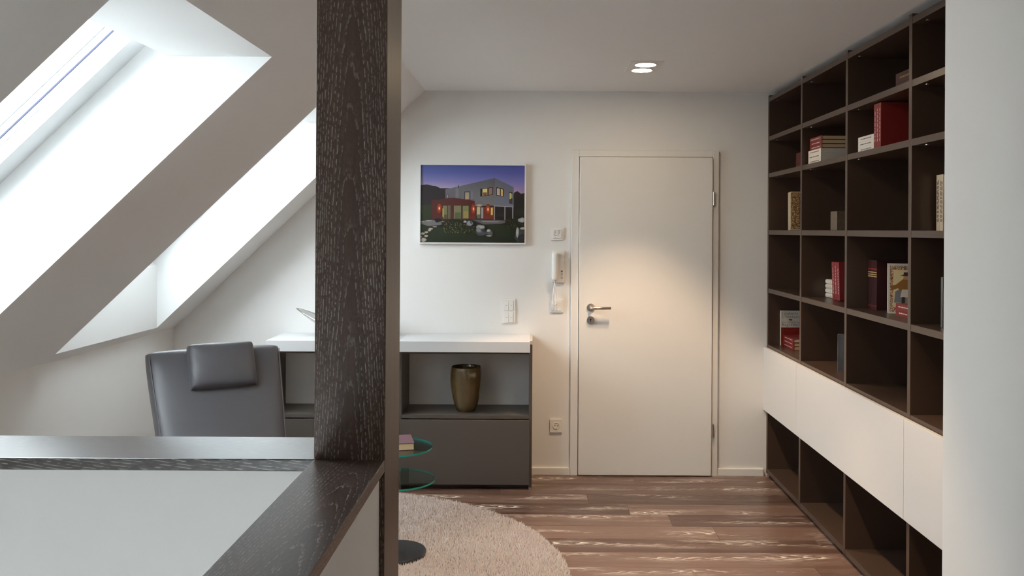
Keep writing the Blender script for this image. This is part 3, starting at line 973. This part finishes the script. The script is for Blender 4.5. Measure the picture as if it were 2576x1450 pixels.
def scroll_mat(name='gold_scroll_print', scale=110, c0=(96, 62, 34), c1=(200, 164, 116)):
    m, nt, p = new_mat(name)
    tc = nd(nt, 'ShaderNodeTexCoord')
    vo = nd(nt, 'ShaderNodeTexVoronoi', feature='DISTANCE_TO_EDGE')
    vo.inputs['Scale'].default_value = scale
    nz = nd(nt, 'ShaderNodeTexNoise')
    nz.inputs['Scale'].default_value = 40
    mxv = nd(nt, 'ShaderNodeMix', data_type='RGBA')
    mxv.inputs[0].default_value = 0.02
    nt.links.new(tc.outputs['Object'], nz.inputs['Vector'])
    nt.links.new(tc.outputs['Object'], mxv.inputs[6])
    nt.links.new(nz.outputs['Color'], mxv.inputs[7])
    nt.links.new(mxv.outputs[2], vo.inputs['Vector'])
    cr = nd(nt, 'ShaderNodeValToRGB')
    cr.color_ramp.elements[0].position = 0.08
    cr.color_ramp.elements[0].color = (*srgb(*c0), 1)
    cr.color_ramp.elements[1].position = 0.2
    cr.color_ramp.elements[1].color = (*srgb(*c1), 1)
    nt.links.new(vo.outputs['Distance'], cr.inputs[0])
    nt.links.new(cr.outputs[0], p.inputs['Base Color'])
    p.inputs['Roughness'].default_value = 0.45
    return m


RED, DRED, WINE, WHITE, GOLD, INK = (128, 34, 32), (96, 22, 24), (58, 26, 28), (214, 206, 192), (206, 178, 124), (90, 80, 74)
ORD3 = ('lowest', 'middle', 'topmost')
S1, S2, S3, S4, S5 = 2.187 + HB, 1.949 + HB, 1.581 + HB, 1.205 + HB, 0.841 + HB

# white novel shown cover out, three red books lying before it (foot compartment next to the door)
nov = book(1.585, 5.496, 5.516, S5, 0.222, 0.145, WHITE, 'white novel with red lower cover standing behind three lying red books', page=WPAGE, rough=0.35)
yb = 5.496
yl_ = -0.0103


def cover_quad(t, x0, x1, z0, z1, mat, name='cover_picture', y=-0.0106):
    V, Fs = boxes([(x0, x1, y, y + 0.0005, z0, z1)])
    return obj(name, V, Fs, mat, t, local=True)


def cover_text(t, body, x, z, size, mat, y=-0.0108, shear=0.28, space=1.35):
    cu = bpy.data.curves.new('cover_text', 'FONT')
    cu.body = body
    cu.size = size
    cu.shear = shear
    cu.space_character = space
    ob = bpy.data.objects.new('tmp', cu)
    C.objects.link(ob)
    dg = bpy.context.evaluated_depsgraph_get()
    me = bpy.data.meshes.new_from_object(ob.evaluated_get(dg))
    me.name = 'cover_text'
    bpy.data.objects.remove(ob)
    me.materials.clear()
    me.materials.append(mat)
    o = bpy.data.objects.new('cover_text', me)
    C.objects.link(o)
    o.parent = t
    o.location = (x, y, z)
    o.rotation_euler = (PI / 2, 0, 0)
    return o


cover_quad(nov, 0.001, 0.144, 0.0, 0.115, plain('red_cover_picture', srgb(132, 36, 28), 0.4, var=0.5, scale=60))
ink = bmat((96, 88, 92), 0.5)
for body, z in (('Ljudmila', 0.198), ('Ulitzkaja', 0.178), ('Ein fröhliches', 0.143), ('Begräbnis', 0.125)):
    cover_text(nov, body, 0.004, z, 0.0225 if body[0] != 'E' else 0.016, ink)
cover_quad(nov, 0.052, 0.071, 0.160, 0.169, bmat((120, 34, 34), 0.4), 'cover_emblem')
for k in range(3):
    book(1.598, 5.268, 5.492, S5 + 0.0235 * k, 0.0228, 0.16, (120, 30, 30), '%s of three red hardcovers lying before the white novel' % ORD3[k], 'red books before the white novel', lying=True, letter=(216, 190, 180))

# small white books and leaning red books
for k in range(4):
    book(1.64, 4.690, 4.832, S4 + 0.0255 * k, 0.0245, 0.10, (222, 214, 200), '%s of four small white books lying beside three leaning red books' % ('lowest', 'second lowest', 'third', 'topmost')[k],
         'small white books in a pile', lying=True, page=WPAGE, bands=[(0.30, 0.33, (170, 90, 70))], rounded=0.009)
for k in range(3):
    y = 4.530 + 0.038 * k
    book(1.618, y, y + 0.0365, S4 + 0.001, 0.203, 0.135, (132, 42, 46), '%s red hardcover leaning on the pile of small white books' % ('outermost', 'middle', 'innermost')[k], 'leaning red books', letter=(220, 190, 186), rows=1, lean=-0.09)

# dark wine volumes, illustrated book and red pair
for k in range(3):
    y = 4.028 + 0.0355 * k
    book(1.612, y, y + 0.0345, S4, 0.235, 0.165, WINE, '%s of three dark wine-red volumes with gilt spine bands' % ('nearest to the illustrated book,', 'middle', 'first beside the upright panel')[k], 'dark wine volumes', bands=[(0.80, 0.835, (150, 50, 34)), (0.745, 0.765, GOLD), (0.70, 0.72, GOLD), (0.66, 0.68, GOLD), (0.06, 0.09, (130, 44, 34))])
ill = book(1.612, 3.885, 3.925, S4, 0.226, 0.185, (222, 218, 214), 'white illustrated book with figure and ornate border, cover facing out', page=WPAGE, rough=0.35)
yy = -0.0206
ill.rotation_euler = (0, 0, math.radians(-18))      # turned a little towards the windows
orn = scroll_mat('ornate_border_print', 130, (150, 84, 52), (226, 206, 170))
cover_quad(ill, 0.003, 0.182, 0.003, 0.222, bmat((226, 214, 190), 0.45), 'cover_margin', yy)
cover_quad(ill, 0.008, 0.177, 0.008, 0.217, orn, 'cover_border', yy - 0.0002)
cover_quad(ill, 0.022, 0.163, 0.028, 0.198, bmat((226, 206, 156), 0.45), 'cover_picture', yy - 0.0004)


def flat(t, pts, col, name, y):
    V = [(p[0] - 0.033 if name != 'printed_rocks' else p[0] - 0.004, y - 0.0002, p[1]) for p in pts]
    return obj(name, V, [tuple(range(len(V)))], bmat(col, 0.5), t, local=True)


flat(ill, [(0.03, 0.05), (0.09, 0.05), (0.085, 0.10), (0.06, 0.115), (0.035, 0.10)], (128, 126, 132), 'printed_rocks', yy - 0.0005)
flat(ill, [(0.085, 0.105), (0.135, 0.105), (0.135, 0.155), (0.10, 0.16), (0.065, 0.13), (0.04, 0.125), (0.05, 0.105), (0.075, 0.115)], (150, 100, 46), 'printed_coat', yy - 0.0007)
flat(ill, [(0.085, 0.075), (0.135, 0.075), (0.13, 0.11), (0.092, 0.11)], (212, 202, 184), 'printed_trousers', yy - 0.0009)
flat(ill, [(0.098, 0.155), (0.122, 0.155), (0.122, 0.172), (0.098, 0.172)], (190, 140, 100), 'printed_face', yy - 0.0009)
flat(ill, [(0.084, 0.172), (0.138, 0.170), (0.124, 0.176), (0.12, 0.188), (0.10, 0.188), (0.098, 0.177)], (52, 42, 36), 'printed_hat', yy - 0.0011)
flat(ill, [(0.09, 0.045), (0.105, 0.045), (0.104, 0.076), (0.092, 0.076)], (56, 40, 34), 'printed_boot', yy - 0.0011)
flat(ill, [(0.045, 0.145), (0.047, 0.145), (0.047, 0.195), (0.045, 0.195)], (90, 70, 50), 'printed_pole', yy - 0.0011)
for k in range(2):
    book(1.604, 3.575, 3.795, S4 + 0.0275 * k, 0.0268, 0.15, (126, 36, 34), '%s of two red hardcovers lying before the illustrated book' % ('lower', 'upper')[k], 'red books before the illustrated book', lying=True, letter=(220, 196, 186))

# upper rows
for k in range(3):
    book(1.535, 4.598, 4.808, S2 + 0.0255 * k, 0.0250, 0.17, (216, 206, 192), '%s of three white paperbacks lying beneath red hardcovers' % ORD3[k], 'white paperbacks under red books', lying=True, page=WPAGE, letter=INK, paper=True, board=0.001)
for k in range(3):
    book(1.537, 4.592, 4.790, S2 + 0.077 + 0.0225 * k, 0.0218, 0.15, (110, 30, 30), '%s of three red hardcovers piled on white paperbacks' % ORD3[k], 'red books on white paperbacks', lying=True, letter=(216, 190, 186))
for k in range(3):
    book(1.536, 3.882, 4.070, S2 + 0.0245 * k, 0.0238, 0.16, (214, 206, 196), '%s of three white paperbacks lying beside tall upright red books' % ORD3[k], 'white paperbacks beside tall red books', lying=True, page=WPAGE, letter=INK, paper=True, board=0.001)
for k in range(3):
    y = 3.800 + 0.0262 * k
    book(1.535, y, y + 0.0252, S2, 0.203, 0.17, (122, 34, 30), '%s of three tall upright red books below the top compartments' % ('outermost', 'middle', 'innermost')[k], 'tall upright red books', letter=(214, 170, 160))
for k in range(2):
    book(1.60, 3.56, 3.80, S1 + 0.045 * k, 0.044, 0.15, (62, 26, 24), '%s of two dark gilt-spined books in the top compartment' % ('lower', 'upper')[k], 'dark gilt books in the top compartment', lying=True, letter=(150, 110, 60))
for k in range(3):
    book(1.59, 5.0, 5.215, S2 + 0.034 * k, 0.033, 0.15, (84, 24, 24), '%s of three dark red books mostly hidden behind an upright panel' % ORD3[k], 'dark red books behind the upright panel', lying=True)

# ornate golden book
orb = book(1.572, 5.262, 5.345, S3, 0.235, 0.17, (216, 200, 170), 'thick cream and gold book with ornate scrollwork cover', lean=-0.045, page=WPAGE)


orb.rotation_euler = (-0.045, 0, math.radians(-7))
cover_quad(orb, 0.004, 0.168, 0.004, 0.231, scroll_mat(), 'cover_scrollwork', -0.0006)
cover_quad(orb, 0.062, 0.150, 0.068, 0.178, bmat((196, 166, 120), 0.45), 'cover_panel', -0.0010)
V, Fs = [], []
for (x0, x1, z0, z1) in ((0.028, 0.031, 0.04, 0.20), (0.055, 0.058, 0.04, 0.20), (0.028, 0.058, 0.037, 0.040), (0.028, 0.058, 0.200, 0.203), (0.072, 0.13, 0.15, 0.153), (0.08, 0.12, 0.13, 0.135), (0.08, 0.12, 0.10, 0.104)):
    v2, f2 = boxes([(x0, x1, -0.0014, -0.0009, z0, z1)])
    Fs += [tuple(i + len(V) for i in f) for f in f2]; V += v2
obj('cover_lines', V, Fs, bmat((104, 66, 36), 0.5), orb, local=True)
V, Fs = boxes([(-0.0006, 0.0003, 0.0138 * k + 0.012, 0.0138 * k + 0.0128, 0.004, 0.231) for k in range(5)])
obj('spine_lines', V, Fs, bmat((150, 130, 100), 0.5), orb, local=True)
o = book(1.625, 5.40, 5.47, S3, 0.19, 0.12, (92, 26, 26), 'dark red book peeping out behind the ornate gold book')

# slabs of grey stone or metal used as bookends
def slab(x, y0, y1, z, h, d, col, label, rough=0.3, metal=0.0):
    key = 'slab_%d_%d_%d' % col
    m = bpy.data.materials.get(key) or plain(key, srgb(*col), rough, metal=metal, var=0.3, scale=55)
    t = thing('bookend', (x, (y0 + y1) / 2, z), label, 'bookend', 'grey block bookends')
    box('block', x, x + d, y0, y1, z, z + h, m, t, bevel=0.002)
    box('wrapped_edge', x - 0.0012, x + 0.002, y0 - 0.0008, y0 + 0.002, z + 0.001, z + h - 0.002, M['silver'], t, bevel=0.0006)
    return t


sl = slab(1.597, 4.492, 4.506, S5, 0.195, 0.12, (104, 104, 108), 'grey metallic slab bookend in the compartment over the white drawers')
sl.rotation_euler = (0, 0, math.radians(-14))
slab(1.600, 4.53, 4.63, S3, 0.102, 0.12, (112, 98, 84), 'small brownish grey block bookend on the eye-level shelf')
slab(1.575, 3.300, 3.316, S4, 0.196, 0.12, (92, 96, 92), 'mottled dark grey slab bookend beside the corridor wall edge')
for k in range(2):
    y = 3.353 + 0.0285 * k
    book(1.60, y, y + 0.0275, S3, 0.222, 0.15, (206, 186, 160), '%s of two upright cream books at eye level beside a leaning one' % ('nearer', 'farther')[k], 'upright cream books at eye level', page=WPAGE, letter=(96, 82, 72), rows=2)
book(1.602, 3.318, 3.344, S3, 0.218, 0.15, (212, 200, 180), 'cream book leaning towards two upright cream books', lean=-0.03, page=WPAGE, letter=INK)

# ------------------------------------------------------------------ rug
RX, RY, RR = -1.126, 3.818, 1.300
t = thing('rug', (RX, RY, 0), 'large round beige grey shag rug under the glass side table', 'rug')
V, Fs = cyl((RX, RY, 0.0005), RR - 0.006, 0.010, 'z', 96)
obj('rug_backing', V, Fs, M['rug_back'], t)
N = 130000
rad = RR * np.sqrt(rng.random(N)); an = rng.random(N) * 2 * PI
cx, cy = rad * np.cos(an), rad * np.sin(an)
hh = 0.020 + 0.010 * rng.random(N)
lean_a = rng.random(N) * 2 * PI
lean_m = 0.002 + 0.009 * rng.random(N)
wd = 0.0042 + 0.0020 * rng.random(N)
ph = rng.random(N) * 2 * PI
P = np.zeros((N, 4, 3), np.float32)
for k in range(3):
    P[:, k, 0] = cx + wd * np.cos(ph + k * 2 * PI / 3)
    P[:, k, 1] = cy + wd * np.sin(ph + k * 2 * PI / 3)
    P[:, k, 2] = 0.008
P[:, 3, 0] = cx + lean_m * np.cos(lean_a)
P[:, 3, 1] = cy + lean_m * np.sin(lean_a)
P[:, 3, 2] = hh
base_c = np.array(srgb(180, 171, 168))
tone = (0.92 + 0.16 * (rng.random(N) - 0.5))[:, None]          # yarn to yarn variation only
colr = base_c[None, :] * tone
Ccol = np.ones((N, 4, 4), np.float32)
Ccol[:, :, :3] = colr[:, None, :]
me = bpy.data.meshes.new('rug_pile')
me.vertices.add(N * 4)
me.vertices.foreach_set('co', P.ravel())
tri = (np.arange(N)[:, None, None] * 4 + np.array([[0, 1, 3], [1, 2, 3], [2, 0, 3]])[None]).astype(np.int32).reshape(-1)
me.loops.add(len(tri))
me.loops.foreach_set('vertex_index', tri)
nf = len(tri) // 3
me.polygons.add(nf)
me.polygons.foreach_set('loop_start', np.arange(nf, dtype=np.int32) * 3)
me.update(calc_edges=True)
me.validate()
ca = me.color_attributes.new('Col', 'FLOAT_COLOR', 'POINT')
ca.data.foreach_set('color', Ccol.ravel())
me.materials.append(M['rug'])
o = bpy.data.objects.new('rug_pile', me)
C.objects.link(o)
o.parent = t
o['kind'] = 'stuff'

# ------------------------------------------------------------------ glass side table
tx, ty = -0.662, 4.13
t = thing('side_table', (tx, ty, 0.012), 'round side table with two stacked clear glass discs on a black base', 'side table')
V, Fs = lathe((tx, ty, 0.012), [(0, 0), (0.142, 0), (0.145, 0.004), (0.145, 0.018), (0.142, 0.022), (0.0, 0.026)], 64)
obj('table_base', V, Fs, M['darkbase'], t, smooth=False)
V, Fs = cyl((tx - 0.06, ty, 0.034), 0.016, 0.49, 'z', 24)
obj('column', V, Fs, M['chrome'], t, smooth=False)
for (dx, z, r) in ((0.008, 0.374, 0.178), (-0.006, 0.530, 0.178)):
    V, Fs = cyl((tx + dx, ty, z), r, 0.008, 'z', 72)
    g = obj('glass_disc', V, [Fs[0], Fs[1]], M['glass'], t)
    V, Fs = cyl((tx + dx, ty, z), r, 0.008, 'z', 72)
    obj('glass_rim', V, Fs[2:], M['glass_edge'], g, smooth=True)

zt = 0.538
t = thing('table_book', (-0.69, 4.12, zt), 'purple hardcover with cream pages lying on the upper glass disc', 'book', rot=(0, 0, math.radians(14)))
V, Fs = boxes([(-0.15, 0.105, -0.085, 0.085, 0, 0.0025), (-0.15, 0.105, -0.085, 0.085, 0.0325, 0.035), (-0.15, -0.147, -0.085, 0.085, 0.0025, 0.0325)])
obj('book_cover', V, Fs, plain('purple_book_cloth', srgb(94, 60, 72), 0.5), t, local=True)
V, Fs = boxes([(-0.147, 0.102, -0.082, 0.082, 0.0025, 0.0325)])
obj('page_block', V, Fs, PAGE, t, local=True)

# ------------------------------------------------------------------ armchair
TH = math.radians(31)
REC = math.radians(33)
W0 = 0.525
top = Vector((-1.437, 3.83, 1.045))
hb = 0.66
fwd = Vector((math.sin(TH), -math.cos(TH), 0))
foot = top + fwd * (math.tan(REC) * hb) - Vector((0, 0, hb))
cpos = foot + fwd * 0.20
ch = thing('lounge_chair', (cpos.x, cpos.y, 0.03), 'grey leather reclining lounge chair with headrest cushion beside the stair handrail', 'armchair', rot=(0, 0, TH))


def cushion(name, w, h, d, mat_world, parent, puff=0.03, nx=14, nz=14, edge=4.0, wrinkle=0.0, taper=0.0):
    """soft slab: width x, length z, thickness y (front = -y)"""
    V, Fs = [], []
    n1, n2 = nx + 1, nz + 1

    def prof(a):
        return (1 - abs(a) ** edge) ** (1 / 2.2)
    for side in (-1, 1):
        for k in range(n2):
            q = -math.cos(PI * k / nz)
            for i in range(n1):
                p = -math.cos(PI * i / nx)
                th = max(prof(p), 0) * max(prof(q), 0)
                y = side * (d * 0.5 * th ** 0.6 + puff * (1 - p * p) * (1 - q * q))
                wr = wrinkle * math.sin(p * 17 + q * 9 + side) * math.exp(-6 * (1 - abs(p))) * th
                ww = w * (1 + taper * q)
                V.append((p * ww / 2 * (1 - 0.02 * q ** 6), y + wr, q * h / 2 * (1 - 0.02 * p ** 6)))
    nn = n1 * n2
    for s in (0, 1):
        for k in range(nz):
            for i in range(nx):
                f = (s * nn + k * n1 + i, s * nn + k * n1 + i + 1, s * nn + (k + 1) * n1 + i + 1, s * nn + (k + 1) * n1 + i)
                Fs.append(f if s == 0 else f[::-1])
    o = obj(name, V, Fs, M['leather'], parent, origin=(0, 0, 0), smooth=True, local=True)
    bm = bmesh.new(); bm.from_mesh(o.data)
    bmesh.ops.remove_doubles(bm, verts=bm.verts, dist=0.0008)
    bm.to_mesh(o.data); bm.free()
    o.data.polygons.foreach_set('use_smooth', [True] * len(o.data.polygons))
    md = o.modifiers.new('soft', 'SUBSURF'); md.levels = 1; md.render_levels = 1
    o.matrix_local = mat_world
    return o


def chair_local(p):
    return Matrix.Rotation(-TH, 4, 'Z') @ (Vector(p) - Vector((cpos.x, cpos.y, 0.03)))


Lb = hb / math.cos(REC)
mid = (top + foot) / 2
mm = Matrix.Translation(chair_local(mid)) @ Matrix.Rotation(-REC, 4, 'X')
mm0 = mm.copy()
cushion('backrest', W0, Lb, 0.13, mm, ch, puff=0.012, nx=18, nz=18, edge=9.0, taper=0.10, wrinkle=0.004)
pc = top + fwd * (math.tan(REC) * 0.068) + Vector((0.015, 0.012, -0.068)) + fwd * 0.085
mm = Matrix.Translation(chair_local(pc) + Vector((-0.008, 0, 0.008))) @ Matrix.Rotation(-REC + 0.06, 4, 'X') @ Matrix.Rotation(math.radians(0), 4, 'Y')
hr = cushion('headrest', 0.278, 0.205, 0.095, mm, ch, puff=0.016, nx=18, nz=16, edge=10.0, wrinkle=0.006)
for sx in (-1, 1):
    pts = [(sx * W0 / 2 * 0.955 * (1 + 0.10 * q), -0.047, q * Lb / 2) for q in [x / 12 - 0.93 for x in range(0, 23)]]
    V, Fs = tube(pts, 0.0028, 8)
    o = obj('seam_piping', V, Fs, M['leather'], ch, origin=(0, 0, 0), smooth=True, local=True)
    o.matrix_local = mm0
sm = Matrix.Translation(chair_local(foot + fwd * 0.24) + Vector((0, 0, 0.0))) @ Matrix.Rotation(math.radians(-82), 4, 'X')
cushion('seat', 0.56, 0.60, 0.15, sm, ch, puff=0.015, edge=8.0)
lc = chair_local(cpos)
V, Fs = cyl((0, 0, 0.0), 0.25, 0.014, 'z', 48)
obj('swivel_base', V, Fs, M['chrome'], ch, local=True)
V, Fs = cyl((0, 0, 0.014), 0.032, 0.30, 'z', 24)
obj('swivel_column', V, Fs, M['chrome'], ch, local=True)
